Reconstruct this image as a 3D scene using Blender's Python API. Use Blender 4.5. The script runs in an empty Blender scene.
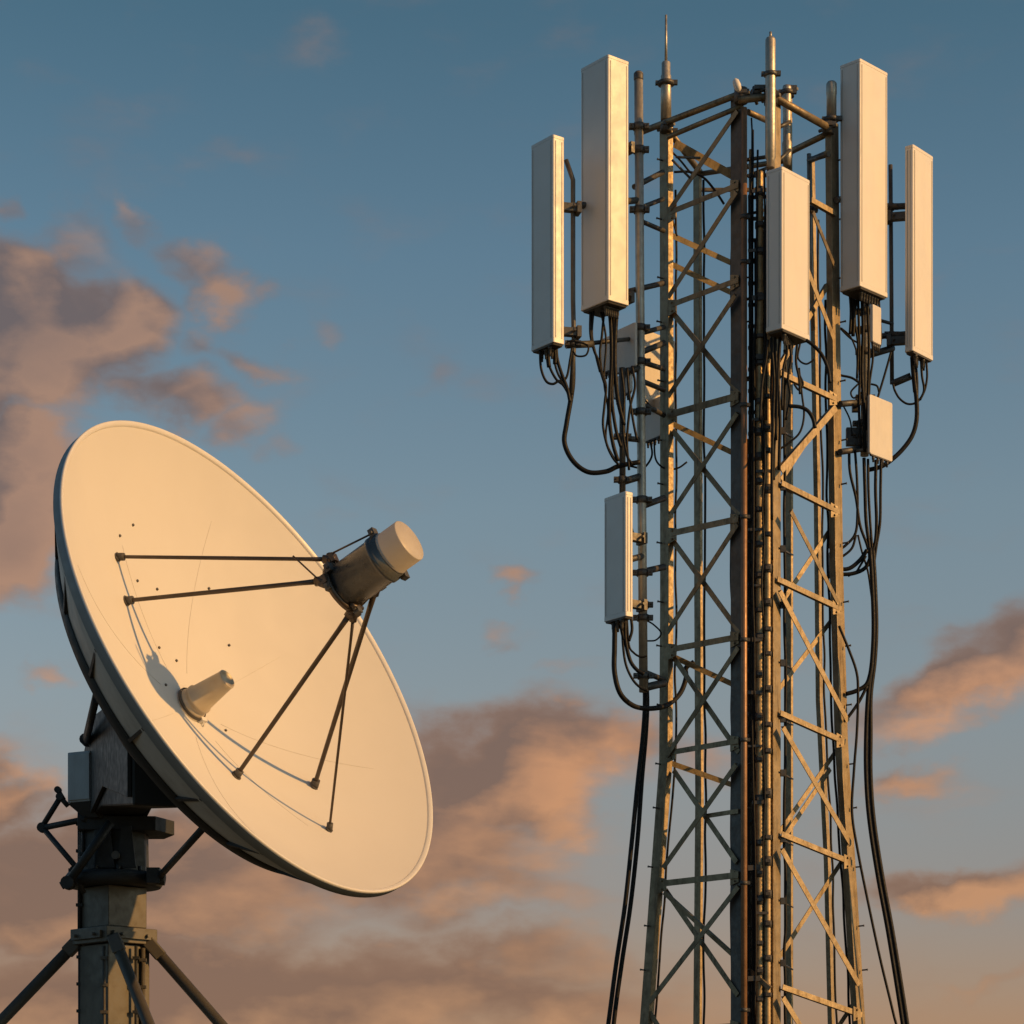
import bpy, bmesh, math, random
from mathutils import Vector, Matrix
R = math.radians
rnd = random.Random(11)
S = bpy.context.scene
C = S.collection

# ------------------------------------------------------------------ camera
FPX, HORIZON, EYE = 2500.0, 1180.0, 1.7          # focal length and horizon row in pixels of the 1024 frame, eye height in m
cd = bpy.data.cameras.new('camera'); cam = bpy.data.objects.new('camera', cd); C.objects.link(cam)
cam.location = (0, 0, EYE); cam.rotation_euler = (R(90), 0, 0)
cd.sensor_width = 36; cd.lens = FPX * 36 / 1024
cd.shift_y = (HORIZON - 512) / 1024
cd.clip_end = 20000
S.camera = cam
S.render.resolution_x = S.render.resolution_y = 1024
S.view_settings.view_transform = 'Standard'; S.view_settings.look = 'None'
S.view_settings.exposure = 0; S.view_settings.gamma = 1; S.view_settings.use_curve_mapping = False

def P(px, py, Y):
    return Vector(((px - 512) / FPX * Y, Y, EYE + (HORIZON - py) / FPX * Y))

# ------------------------------------------------------------------ sun
SUN_EL, SUN_AZ = 22.8, 111.0                       # azimuth clockwise from +Y
sd = Vector((math.cos(R(SUN_EL)) * math.sin(R(SUN_AZ)), math.cos(R(SUN_EL)) * math.cos(R(SUN_AZ)), math.sin(R(SUN_EL))))
sl = bpy.data.lights.new('sun', 'SUN'); sl.energy = 4.3; sl.angle = R(0.5); sl.color = (1.0, 0.52, 0.155)
so = bpy.data.objects.new('sun', sl); C.objects.link(so)
so.rotation_euler = sd.to_track_quat('Z', 'Y').to_euler(); so.location = (12, -4, 14)

# ------------------------------------------------------------------ world: sky texture, tinted by elevation, with evening clouds
W = bpy.data.worlds.new('World'); S.world = W; W.use_nodes = True
nt = W.node_tree; N = nt.nodes; L = nt.links
for n in list(N): N.remove(n)
def node(t, tree=None, **kw):
    n = (tree or nt).nodes.new(t)
    for k, v in kw.items(): setattr(n, k, v)
    return n
def mth(tree, op, a, b=None, c=None, clamp=False):
    n = tree.nodes.new('ShaderNodeMath'); n.operation = op; n.use_clamp = clamp
    for i, v in enumerate((a, b, c)):
        if v is None: continue
        if isinstance(v, (int, float)): n.inputs[i].default_value = v
        else: tree.links.new(v, n.inputs[i])
    return n.outputs[0]
out = node('ShaderNodeOutputWorld'); bg = node('ShaderNodeBackground'); bg.inputs[1].default_value = 0.1
L.new(bg.outputs[0], out.inputs[0])
sky = node('ShaderNodeTexSky'); sky.sky_type = 'NISHITA'; sky.sun_disc = False
sky.sun_elevation = R(SUN_EL); sky.sun_rotation = R(SUN_AZ)
tc = node('ShaderNodeTexCoord')
sep = node('ShaderNodeSeparateXYZ'); L.new(tc.outputs['Generated'], sep.inputs[0])
az = mth(nt, 'ARCTAN2', sep.outputs[0], sep.outputs[1])
el = mth(nt, 'ARCSINE', sep.outputs[2])
comb = node('ShaderNodeCombineXYZ'); L.new(az, comb.inputs[0]); L.new(el, comb.inputs[1])
def AE(px, py):
    d = P(px, py, 1.0) - Vector((0, 0, EYE)); d.normalize()
    return math.atan2(d.x, d.y), math.asin(d.z)
def ramp(tree, fac, stops):
    n = tree.nodes.new('ShaderNodeValToRGB'); tree.links.new(fac, n.inputs[0])
    e = n.color_ramp.elements
    while len(e) < len(stops): e.new(0.5)
    for i, (p, c) in enumerate(stops):
        e[i].position = p; e[i].color = (*c, 1) if len(c) == 3 else c
    return n.outputs[0]
elf = mth(nt, 'DIVIDE', el, R(50.0))
TINT = [(3.6, (1.03, .57, .42)), (6.4, (.95, .67, .58)), (10.9, (1.05, .88, .745)), (15, (1.02, .97, .83)), (20.3, (.80, .92, .84)), (25, (.56, .78, .72)), (40, (.38, .62, .66))]
tint = ramp(nt, elf, [(e / 50.0, c) for e, c in TINT])
TINT2 = [(0, (.42, .50, .52)), (6, (.58, .68, .68)), (15, (.76, .88, .88)), (25, (.60, .79, .80)), (40, (.42, .63, .68))]   # unseen sky beside and behind the camera, made bluer to cool the shade
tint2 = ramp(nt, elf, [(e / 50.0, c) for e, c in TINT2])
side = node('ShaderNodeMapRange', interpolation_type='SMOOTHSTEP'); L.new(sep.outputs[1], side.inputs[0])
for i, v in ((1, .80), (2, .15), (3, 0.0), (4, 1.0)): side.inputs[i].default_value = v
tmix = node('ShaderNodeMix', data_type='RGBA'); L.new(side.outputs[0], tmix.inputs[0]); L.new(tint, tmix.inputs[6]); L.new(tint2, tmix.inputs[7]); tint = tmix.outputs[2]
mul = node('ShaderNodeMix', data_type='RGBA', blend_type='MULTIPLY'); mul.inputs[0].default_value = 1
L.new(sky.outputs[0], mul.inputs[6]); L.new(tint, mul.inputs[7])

# clouds: (pixel x, pixel y, half width, half height, tilt degrees, strength) turned into azimuth and elevation
BLOBS = [(15, 335, 165, 92, 4, 2.1), (112, 332, 88, 66, 0, 1.45), (75, 375, 55, 40, -30, .7), (0, 455, 90, 66, 0, 1.7), (5, 535, 90, 92, 0, 1.9), (70, 250, 90, 40, 8, .62),
         (150, 228, 34, 26, -35, .66), (190, 265, 48, 30, -25, .70), (215, 297, 52, 32, -25, .95), (255, 305, 34, 20, 0, .55), (190, 400, 78, 42, 4, 1.05), (130, 395, 80, 36, 0, .8), (238, 422, 56, 36, 15, .88),
         (212, 342, 26, 22, 0, .6), (268, 354, 52, 22, -6, .74), (330, 316, 30, 22, 0, .46), (428, 372, 46, 20, 0, .36), (275, 455, 40, 22, 0, .5), (215, 165, 60, 26, 0, .34), (330, 40, 60, 30, 0, .30),
         (504, 586, 46, 19, -4, .82), (505, 632, 38, 14, 0, .48), (560, 676, 60, 14, 0, .42), (40, 668, 40, 15, 0, .62), (-4, 200, 26, 22, 0, .6),
         (500, 775, 175, 86, 8, 1.55), (590, 745, 105, 46, 6, 1.05), (420, 850, 200, 80, 0, 1.2), (560, 815, 110, 42, 14, .85), (480, 900, 150, 50, 0, .9), (460, 960, 280, 50, 0, 1.0),
         (0, 800, 75, 62, -8, 1.25), (60, 812, 50, 34, 0, .8), (120, 890, 330, 95, 0, 1.45), (250, 990, 540, 85, 0, 1.35), (560, 1000, 180, 50, 0, 1.0),
         (965, 690, 165, 46, 20, 1.2), (1040, 645, 120, 60, 18, 1.15), (905, 735, 90, 28, 8, .7), (915, 782, 85, 20, 4, .72), (690, 765, 90, 46, 0, .6),
         (960, 892, 130, 36, 6, 1.2), (1035, 880, 80, 42, 0, .9), (985, 985, 80, 16, 0, .62), (760, 1000, 200, 40, 0, .45), (985, 625, 50, 18, 15, .5)]
g = bpy.data.node_groups.new('cloud_density', 'ShaderNodeTree')
g.interface.new_socket('Vector', in_out='INPUT', socket_type='NodeSocketVector')
g.interface.new_socket('Density', in_out='OUTPUT', socket_type='NodeSocketFloat')
gi = g.nodes.new('NodeGroupInput'); go = g.nodes.new('NodeGroupOutput')
def gnoise(vec, scale, detail, rough, color=False, dist=0.0):
    n = g.nodes.new('ShaderNodeTexNoise'); n.inputs['Scale'].default_value = scale
    n.inputs['Detail'].default_value = detail; n.inputs['Roughness'].default_value = rough; n.inputs['Distortion'].default_value = dist
    g.links.new(vec, n.inputs['Vector']); return n.outputs['Color' if color else 'Fac']
def vmath(tree, op, a, b=None, scale=None):
    n = tree.nodes.new('ShaderNodeVectorMath'); n.operation = op
    for i, v in enumerate((a, b)):
        if v is None: continue
        if isinstance(v, (tuple, Vector)): n.inputs[i].default_value = v
        else: tree.links.new(v, n.inputs[i])
    if scale is not None: n.inputs['Scale'].default_value = scale
    return n
warp = vmath(g, 'SCALE', vmath(g, 'SUBTRACT', gnoise(vmath(g, 'MULTIPLY', gi.outputs[0], (1.0, 1.5, 1.0)).outputs[0], 24, 6, .52, True), (.5, .5, .5)).outputs[0], scale=.046).outputs[0]
pw = vmath(g, 'ADD', gi.outputs[0], warp).outputs[0]
tot = None
for (bx, by, rx, ry, tilt, st) in BLOBS:
    a, e = AE(bx, by)
    m = g.nodes.new('ShaderNodeMapping'); m.vector_type = 'TEXTURE'
    if tot is None: m.inputs['Location'].default_value = (a, e, 0)
    else:                                            # chained on the sum so far (its weight is nil), so that the renderer evaluates one blob at a time
        cx = g.nodes.new('ShaderNodeCombineXYZ'); cx.inputs[0].default_value = a; cx.inputs[1].default_value = e
        g.links.new(tot, cx.inputs[2]); g.links.new(cx.outputs[0], m.inputs['Location'])
    m.inputs['Rotation'].default_value = (0, 0, R(tilt))
    m.inputs['Scale'].default_value = (rx / FPX, ry / FPX, 1e6)
    g.links.new(pw, m.inputs['Vector'])
    ln = vmath(g, 'LENGTH', m.outputs[0]).outputs['Value']
    mr = g.nodes.new('ShaderNodeMapRange'); mr.interpolation_type = 'SMOOTHSTEP'
    g.links.new(ln, mr.inputs[0])
    for i, v in ((1, 0.0), (2, 1.25), (3, st), (4, 0.0)): mr.inputs[i].default_value = v
    tot = mr.outputs[0] if tot is None else mth(g, 'SMOOTH_MAX', tot, mr.outputs[0], .15)
stretch = vmath(g, 'MULTIPLY', gi.outputs[0], (1.0, 2.3, 1.0)).outputs[0]
n1 = gnoise(stretch, 22, 9, .53, dist=.15)
n2 = gnoise(stretch, 9, 3, .5)
dn = mth(g, 'ADD', mth(g, 'MULTIPLY', mth(g, 'SUBTRACT', n1, .5), 1.0), mth(g, 'MULTIPLY', mth(g, 'SUBTRACT', n2, .5), .3))
g.links.new(mth(g, 'ADD', tot, dn), go.inputs[0])
def cloud(vec):
    n = node('ShaderNodeGroup'); n.node_tree = g; L.new(vec, n.inputs[0]); return n.outputs[0]
d0 = cloud(comb.outputs[0])
d1 = cloud(vmath(nt, 'ADD', comb.outputs[0], (.020, -.006, 0)).outputs[0])
cov = node('ShaderNodeMapRange', interpolation_type='SMOOTHSTEP'); L.new(d0, cov.inputs[0])
for i, v in ((1, .10), (2, 1.0), (3, 0.0), (4, .96)): cov.inputs[i].default_value = v
lit = mth(nt, 'MULTIPLY', mth(nt, 'SUBTRACT', d0, d1), 1.25, clamp=True)
thin = node('ShaderNodeMapRange', clamp=False); L.new(d0, thin.inputs[0])
for i, v in ((1, .20), (2, .95), (3, .36), (4, 0.06)): thin.inputs[i].default_value = v
lit2 = mth(nt, 'ADD', lit, thin.outputs[0], clamp=True)
cdark = ramp(nt, elf, [(4 / 50, (.242, .145, .100)), (10 / 50, (.205, .134, .106)), (18 / 50, (.155, .126, .128))])
clit = ramp(nt, elf, [(4 / 50, (.50, .275, .150)), (10 / 50, (.60, .295, .15)), (13 / 50, (.42, .245, .165)), (18 / 50, (.37, .228, .165))])
cmix = node('ShaderNodeMix', data_type='RGBA'); L.new(lit2, cmix.inputs[0]); L.new(cdark, cmix.inputs[6]); L.new(clit, cmix.inputs[7])
csc = vmath(nt, 'SCALE', cmix.outputs[2], scale=10.0).outputs[0]
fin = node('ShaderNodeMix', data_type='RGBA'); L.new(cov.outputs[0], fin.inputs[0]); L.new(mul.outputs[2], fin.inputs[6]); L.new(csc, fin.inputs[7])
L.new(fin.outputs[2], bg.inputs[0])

# ------------------------------------------------------------------ materials
def material(name, base, rough=.5, metal=0.0, var=.12, nscale=6.0, grime=None, grime_amt=.35, bump=.15, bscale=60.0, streak=False, spec=.5):
    m = bpy.data.materials.new(name); m.use_nodes = True; t = m.node_tree; b = t.nodes['Principled BSDF']
    tcn = t.nodes.new('ShaderNodeTexCoord')
    vec = tcn.outputs['Object']
    if streak:
        mp = t.nodes.new('ShaderNodeMapping'); mp.inputs['Scale'].default_value = (1, 1, .12); t.links.new(vec, mp.inputs[0]); svec = mp.outputs[0]
    else: svec = vec
    def nz(v, s, d, r=.6):
        n = t.nodes.new('ShaderNodeTexNoise'); n.inputs['Scale'].default_value = s; n.inputs['Detail'].default_value = d
        n.inputs['Roughness'].default_value = r; t.links.new(v, n.inputs['Vector']); return n.outputs['Fac']
    n1 = nz(vec, nscale, 6)
    lo = tuple(max(0, c * (1 - var)) for c in base); hi = tuple(min(1, c * (1 + var)) for c in base)
    col = ramp(t, n1, [(.3, lo), (.7, hi)])
    if grime:
        n2 = nz(svec, nscale * 1.7, 8, .7)
        mk = ramp(t, n2, [(.50, (0, 0, 0)), (.72, (grime_amt,) * 3)])
        mx = t.nodes.new('ShaderNodeMix'); mx.data_type = 'RGBA'
        t.links.new(mk, mx.inputs[0]); t.links.new(col, mx.inputs[6]); mx.inputs[7].default_value = (*grime, 1); col = mx.outputs[2]
    t.links.new(col, b.inputs['Base Color'])
    b.inputs['Metallic'].default_value = metal
    b.inputs['Specular IOR Level'].default_value = spec
    rr = ramp(t, nz(vec, nscale * 3, 4), [(.3, (max(0, rough - .1),) * 3), (.7, (min(1, rough + .12),) * 3)])
    t.links.new(rr, b.inputs['Roughness'])
    if bump:
        bp = t.nodes.new('ShaderNodeBump'); bp.inputs['Strength'].default_value = bump; bp.inputs['Distance'].default_value = .004
        t.links.new(nz(vec, bscale, 4), bp.inputs['Height']); t.links.new(bp.outputs[0], b.inputs['Normal'])
    return m
M = {
 'steel': material('galvanised_steel', (.265, .213, .138), .55, .8, .22, 9, (.07, .045, .025), .75, .3, 70, True),
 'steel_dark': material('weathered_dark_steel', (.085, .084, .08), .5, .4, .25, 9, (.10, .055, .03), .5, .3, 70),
 'copper': material('reddish_painted_pipe', (.27, .15, .08), .42, .3, .2, 7, (.14, .07, .04), .5, .2, 60, True),
 'pole': material('galvanised_pole', (.42, .385, .32), .45, .7, .2, 10, (.17, .12, .07), .45, .25, 60, True),
 'panel': material('radome_plastic', (.70, .675, .63), .42, 0, .035, 2.2, (.52, .47, .40), .16, .05, 30, True),
 'panel_base': material('radome_end_cap', (.46, .44, .41), .5, 0, .06, 5, None, 0, .06, 40),
 'under': material('dark_connector_plate', (.07, .065, .06), .55, .2, .2, 12, None, 0, .2, 60),
 'radio': material('radio_unit_paint', (.62, .59, .54), .48, 0, .06, 5, (.40, .36, .30), .3, .06, 40, True),
 'cable': material('black_cable_jacket', (.009, .009, .009), .55, 0, .3, 14, (.02, .018, .016), .4, .15, 60, False, .22),
 'conduit': material('grey_corrugated_conduit', (.42, .31, .16), .5, .35, .25, 12, (.08, .06, .04), .6, .25, 60),
 'dish': material('dish_white_paint', (.565, .55, .525), .75, 0, .018, 1.3, (.60, .56, .50), .10, .03, 40),
 'dish_rim': material('dish_rim_paint', (.62, .605, .58), .4, 0, .03, 4, None, 0, .03, 40),
 'dish_back': material('dish_back_paint', (.50, .485, .44), .55, 0, .1, 3, (.25, .22, .18), .4, .08, 40),
 'dish_band': material('dish_band_grey', (.23, .24, .24), .5, 0, .1, 4, None, 0, .06, 40),
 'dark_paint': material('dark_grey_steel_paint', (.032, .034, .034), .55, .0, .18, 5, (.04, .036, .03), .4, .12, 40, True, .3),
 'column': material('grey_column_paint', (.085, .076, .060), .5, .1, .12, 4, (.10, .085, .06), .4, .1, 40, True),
 'cabinet': material('cabinet_grey_paint', (.34, .37, .38), .45, .05, .08, 4, (.16, .15, .13), .3, .06, 40, True),
 'feed': material('feed_housing_paint', (.075, .082, .086), .30, .15, .12, 6, (.20, .16, .11), .35, .08, 40),
 'feed_cap': material('feed_cap_paint', (.43, .39, .34), .5, 0, .06, 6, None, 0, .05, 40),
 'horn': material('horn_cream_paint', (.40, .35, .27), .42, .1, .1, 5, (.38, .29, .18), .4, .06, 40),
 'strut': material('strut_brown_metal', (.075, .058, .045), .38, .45, .2, 8, (.08, .05, .03), .4, .1, 50),
 'seam': material('panel_seam_sealant', (.47, .45, .42), .6, 0, .05, 6, None, 0, 0),
 'ground': material('dry_gravel_ground', (.06, .062, .042), .9, 0, .3, .6, (.035, .05, .02), .6, .4, 8),
 'concrete': material('footing_concrete', (.36, .34, .31), .85, 0, .12, 4, (.2, .18, .15), .4, .3, 30),
}

# ------------------------------------------------------------------ mesh helpers
class MB:
    def __init__(s): s.bm = bmesh.new()
    def face(s, vs):
        try: return s.bm.faces.new(vs)
        except ValueError: return None
    def loops(s, rings, closed=True, cap=True, smooth=False):
        vr = [[s.bm.verts.new(p) for p in r] for r in rings]
        k = len(vr[0])
        for a, b in zip(vr, vr[1:]):
            for i in range(k if closed else k - 1):
                f = s.face((a[i], a[(i + 1) % k], b[(i + 1) % k], b[i]))
                if f and smooth: f.smooth = True
        if cap and closed:
            s.face(list(reversed(vr[0]))); s.face(vr[-1])
        return s
    def tube(s, pts, r, seg=8, cap=True, smooth=True):
        pts = [Vector(p) for p in pts]; n = len(pts)
        rr = r if isinstance(r, (list, tuple)) else [r] * n
        t0 = (pts[1] - pts[0]).normalized()
        ref = Vector((0, 0, 1)) if abs(t0.z) < .9 else Vector((1, 0, 0))
        u = t0.cross(ref).normalized(); rings = []
        for i, p in enumerate(pts):
            t = (pts[min(i + 1, n - 1)] - pts[max(i - 1, 0)]).normalized()
            u = (u - t * u.dot(t)).normalized(); v = t.cross(u)
            rings.append([p + (u * math.cos(a) + v * math.sin(a)) * rr[i] for a in (2 * math.pi * k / seg for k in range(seg))])
        return s.loops(rings, True, cap, smooth)
    def lathe(s, o, axis, prof, seg=48, cap=False, smooth=True):
        axis = Vector(axis).normalized(); ref = Vector((0, 0, 1)) if abs(axis.z) < .9 else Vector((1, 0, 0))
        u = axis.cross(ref).normalized(); v = axis.cross(u); o = Vector(o)
        return s.loops([[o + axis * z + (u * math.cos(a) + v * math.sin(a)) * r for a in (2 * math.pi * k / seg for k in range(seg))] for (r, z) in prof], True, cap, smooth)
    def box(s, c, x, y, z):                                   # centre and three half vectors
        c, x, y, z = map(Vector, (c, x, y, z))
        lo = [c - x - y - z, c + x - y - z, c + x + y - z, c - x + y - z]
        return s.loops([lo, [p + 2 * z for p in lo]])
    def bar(s, p0, p1, w, t, nrm=(0, -1, 0)):                # flat bar, w across in the plane, t along nrm
        p0, p1 = Vector(p0), Vector(p1); a = (p1 - p0); ln = a.length; a.normalize()
        nrm = Vector(nrm); nrm = (nrm - a * nrm.dot(a)).normalized(); b = a.cross(nrm)
        return s.box((p0 + p1) / 2, a * ln / 2, b * w / 2, nrm * t / 2)
    def angle(s, p0, p1, w, nrm, t=.007, flip=1, w2=None):   # steel angle: one flange in the face, one standing inwards
        p0, p1 = Vector(p0), Vector(p1); a = (p1 - p0).normalized(); w2 = w2 or w * .8
        nrm = Vector(nrm); nrm = (nrm - a * nrm.dot(a)).normalized(); b = a.cross(nrm) * flip
        pr = [(-w / 2, 0), (w / 2, 0), (w / 2, -t), (-w / 2 + t, -t), (-w / 2 + t, -w2), (-w / 2, -w2)]
        return s.loops([[p + b * x + nrm * y for x, y in pr] for p in (p0, p1)])
    def prism(s, prof, pts):                                  # plan profile (x, y) carried along points
        return s.loops([[Vector((p[0] + x, p[1] + y, p[2])) for x, y in prof] for p in pts])

def obj(name, mb, mat, parent=None, base=None, bevel=0.0):
    bmesh.ops.recalc_face_normals(mb.bm, faces=mb.bm.faces)
    org = Vector(base) if base is not None else (Vector(parent['_o']) if parent is not None else Vector((0, 0, 0)))
    bmesh.ops.translate(mb.bm, verts=mb.bm.verts, vec=-org)
    me = bpy.data.meshes.new(name); mb.bm.to_mesh(me); mb.bm.free()
    o = bpy.data.objects.new(name, me); C.objects.link(o); me.materials.append(M[mat])
    if parent is not None: o.parent = parent
    else: o.location = org
    o['_o'] = tuple(org)
    if bevel:
        bv = o.modifiers.new('bevel', 'BEVEL'); bv.width = bevel; bv.segments = 2; bv.limit_method = 'ANGLE'; bv.angle_limit = R(40)
    return o
def tag(o, label, cat, group=None):
    o['label'] = label; o['category'] = cat
    if group: o['group'] = group
    return o
def thing(name, base, label, cat, group=None):
    o = bpy.data.objects.new(name, None); C.objects.link(o); o.location = base; o['_o'] = tuple(base); o.empty_display_size = .2
    return tag(o, label, cat, group)
def spline(pts, k=7):
    pts = [Vector(p) for p in pts]; q = [pts[0] * 2 - pts[1]] + pts + [pts[-1] * 2 - pts[-2]]; out = []
    for i in range(1, len(q) - 2):
        a, b, c, d = q[i - 1:i + 3]
        for j in range(k):
            t = j / k
            out.append(.5 * (2 * b + (c - a) * t + (2 * a - 5 * b + 4 * c - d) * t * t + (3 * b - a - 3 * c + d) * t ** 3))
    return out + [pts[-1]]

# ------------------------------------------------------------------ ground
mb = MB(); mb.loops([[(-3000, -3000, -.5), (3000, -3000, -.5), (3000, 3000, -.5), (-3000, 3000, -.5)], [(-3000, -3000, 0), (3000, -3000, 0), (3000, 3000, 0), (-3000, 3000, 0)]])
gr = obj('ground', mb, 'ground'); gr['kind'] = 'structure'

# ------------------------------------------------------------------ lattice tower
YL, YN, YR, YB = 23.70, 23.00, 23.65, 24.60
FOOT = 1180 + EYE / 23.4 * FPX
tower = thing('lattice_tower', P(751, HORIZON + EYE / 23.6 * FPX, 23.6), 'tall galvanised steel lattice tower carrying all the panel antennas', 'tower')
nLf = Vector((-.70, -.71, 0)).normalized(); nRf = Vector((.64, -.77, 0)).normalized(); nBk = Vector((0, 1, 0))
def gpy(Y): return HORIZON + EYE / Y * FPX
def leg(knots, Y, alpha, lpx, rpx, mat='steel', name='leg'):
    """box-section leg, one edge towards the viewer; lpx, rpx are the widths of its two near faces"""
    ca, sa = math.cos(R(alpha)), math.sin(R(alpha)); k = Y / FPX
    wl, wr = lpx * k / ca, rpx * k / sa
    a = Vector((-ca * wl, sa * wl)); b = Vector((sa * wr, ca * wr))
    prof = [(0, 0), tuple(b), tuple(a + b), tuple(a)]
    pts = [P(x, y, Y) for x, y in knots]
    m = MB(); m.prism(prof, [(p.x, p.y, p.z) for p in pts])
    return obj(name, m, mat, tower, bevel=.004)
xL = [(668, 118), (668.5, 400), (668.5, 600), (667.5, 760), (648, 1024), (622, gpy(YL))]
xR = [(831, 120), (832.5, 300), (835.5, 560), (840.5, 740), (858, 1024), (880, gpy(YR))]
xNL = [(741, 96), (741, 1024), (741, gpy(YN))]
xNR = [(773.5, 96), (773.5, 1024), (773.5, gpy(YN))]
xBL = [(699, 170), (700, 600), (701, 800), (699, 1024), (696, gpy(YB))]
xBR = [(812, 160), (818, 500), (820, 700), (828, 860), (832, 1024), (838, gpy(YB))]
xBM = [(790, 95), (791, 500), (791, 1024), (791, gpy(24.2))]
def at(knots, y):
    for (x0, y0), (x1, y1) in zip(knots, knots[1:]):
        if y0 <= y <= y1: return x0 + (x1 - x0) * (y - y0) / (y1 - y0)
    return knots[0][0] if y < knots[0][1] else knots[-1][0]
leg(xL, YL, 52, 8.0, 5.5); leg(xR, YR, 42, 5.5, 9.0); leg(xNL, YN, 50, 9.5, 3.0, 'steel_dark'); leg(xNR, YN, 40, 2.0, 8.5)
leg(xBL, YB, 50, 5.5, 3.2); leg(xBR, YB, 45, 4.0, 3.5); leg(xBM, 24.2, 50, 6.5, 2.6)

def brace(kind, a, Ya, b, Yb, w=.052, nrm=nLf, flip=1, push=0.0):
    nrm = Vector(nrm); m = MB()
    m.angle(P(*a, Ya) + nrm * push, P(*b, Yb) + nrm * push, w, nrm, .008, flip)
    return obj(kind, m, 'steel', tower)
H, D = 'horizontal_brace', 'diagonal_brace'
# left front face: horizontals
LH = [(213, 185, .05), (306, 280, .05), (415, 396, .066), (534, 519, .058), (650, 637, .056), (753, 741, .05), (884, 875, .058), (1032, 1026, .058), (1180, 1180, .058)]
for yl, yr, w in LH:
    brace(H, (at(xL, yl) + 1, yl), YL, (739, yr), YN, w, nLf, 1, .012)
# left front face: diagonals  (pixel ends, pushed in or out so that crossing bars clear each other)
for a, b, p in [((671, 211), (739, 112), .03), ((670, 298), (738, 193), .03), ((671, 312), (738, 393), -.02), ((670, 397), (737, 296), .03),
                ((671, 430), (738, 514), -.02), ((673, 514), (739, 414), .03), ((671, 540), (738, 632), -.02), ((669, 633), (739, 525), .03),
                ((672, 657), (737, 752), -.02), ((668, 757), (740, 648), .03), ((672, 770), (735, 862), -.02), ((665, 868), (738, 765), .03),
                ((664, 890), (736, 995), -.02), ((651, 1003), (740, 887), .03), ((648, 1012), (737, 1160), -.02), ((636, 1150), (740, 1034), .03)]:
    brace(D, a, YL, b, YN, .05, nLf, 1 if p > 0 else -1, p)
brace(H, (706, 816), 23.34, (738, 811), YN, .042, nLf, 1, .0)
# bars running inwards behind the left face
for a, b in [((672, 141), (742, 180)), ((666, 232), (740, 266)), ((666, 261), (738, 295)), ((667, 421), (738, 455)), ((667, 654), (738, 687)), ((667, 762), (738, 787))]:
    brace(D, a, YL, b, 24.1, .05 if a[1] != 141 else .075, (-.5, -.85, 0), 1, -.06)
brace(D, (667, 893), YL, (773, 989), 22.95, .04, nLf, 1, .05)
# right front face: horizontals and diagonals
RH = [(200, 214, 811), (373, 400, 780), (483, 512, 781), (579, 609, 777), (713, 742, 780), (834, 863, 781), (987, 1015, 782), (1130, 1150, 782)]
for ya, yb, x0 in RH:
    t0 = (x0 - 776) / 60.
    brace(H, (x0, ya), YN + .65 * t0, (at(xR, yb) + 4, yb), YR, .05, nRf, -1, .012)
for a, b, p, w in [((779, 471), (834, 408), .03, .062), ((789, 512), (838, 607), .03, .046), ((778, 592), (846, 722), .03, .056), ((781, 728), (849, 845), .03, .054),
                ((780, 850), (857, 985), .03, .056), ((781, 998), (862, 1130), .03, .056), ((811, 213), (833, 268), .03, .04), ((783, 212), (832, 340), .03, .05),
                ((784, 367), (833, 283), -.06, .045)]:
    brace(D, a, YN + (.1 if a[0] > 800 else 0), b, YR, w, nRf, 1, p)
for a, b in [((787, 478), (828, 416)), ((784, 606), (840, 522)), ((783, 690), (838, 618)), ((784, 833), (842, 750)), ((784, 845), (836, 768)), ((783, 960), (848, 860)), ((783, 1120), (858, 1005))]:
    brace(D, a, YN + .25, b, YR + .1, .045, nRf, -1, -.07)
# rear faces
for y in (188, 1060, 1200):
    brace(H, (at(xBL, y) + 2, y), YB, (at(xBR, y) - 2, y), YB, .04, nBk, 1, .05)
# gusset plates where the bars meet the legs
def gusset(px, py, Y, nrm, w=.11, h=.16):
    nrm = Vector(nrm); c = P(px, py, Y) + nrm * .006; up = Vector((0, 0, 1)); r = up.cross(nrm).normalized()
    m = MB(); pr = [(-w / 2, -h / 2), (w / 2, -h / 3), (w / 2, h / 3), (-w / 2, h / 2)]
    m.loops([[c + r * x + up * z + nrm * d for x, z in pr] for d in (-.004, .004)])
    for dz in (-.04, .04): m.tube([c + up * dz + nrm * .003, c + up * dz + nrm * .018], .011, 6)
    obj('gusset_plate', m, 'steel', tower)
for yl, yr, w in LH[:8]:
    gusset(at(xL, yl) + 4, yl + 1, YL - .03, nLf); gusset(735, yr + 2, YN + .05, nLf, .1, .15)
for ya, yb, x0 in RH[1:7]:
    gusset(at(xR, yb) - 1, yb - 1, YR - .05, nRf, .1, .14)
# step bolts
for kn, Y, dx in ((xL, YL, -8), (xR, YR, 9), (xNL, YN, 5)):
    for i in range(16):
        y = 160 + i * 54 + (i % 3) * 5
        p = P(at(kn, y) + dx * (1 if i % 2 else .9), y, Y + .05); m = MB()
        v = Vector((math.copysign(.03, dx), -.015, .002)); m.tube([p - v * .5, p + v], .008, 6); m.tube([p + v, p + v * 1.2], .011, 6)
        obj('step_bolt', m, 'steel_dark', tower)
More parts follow.
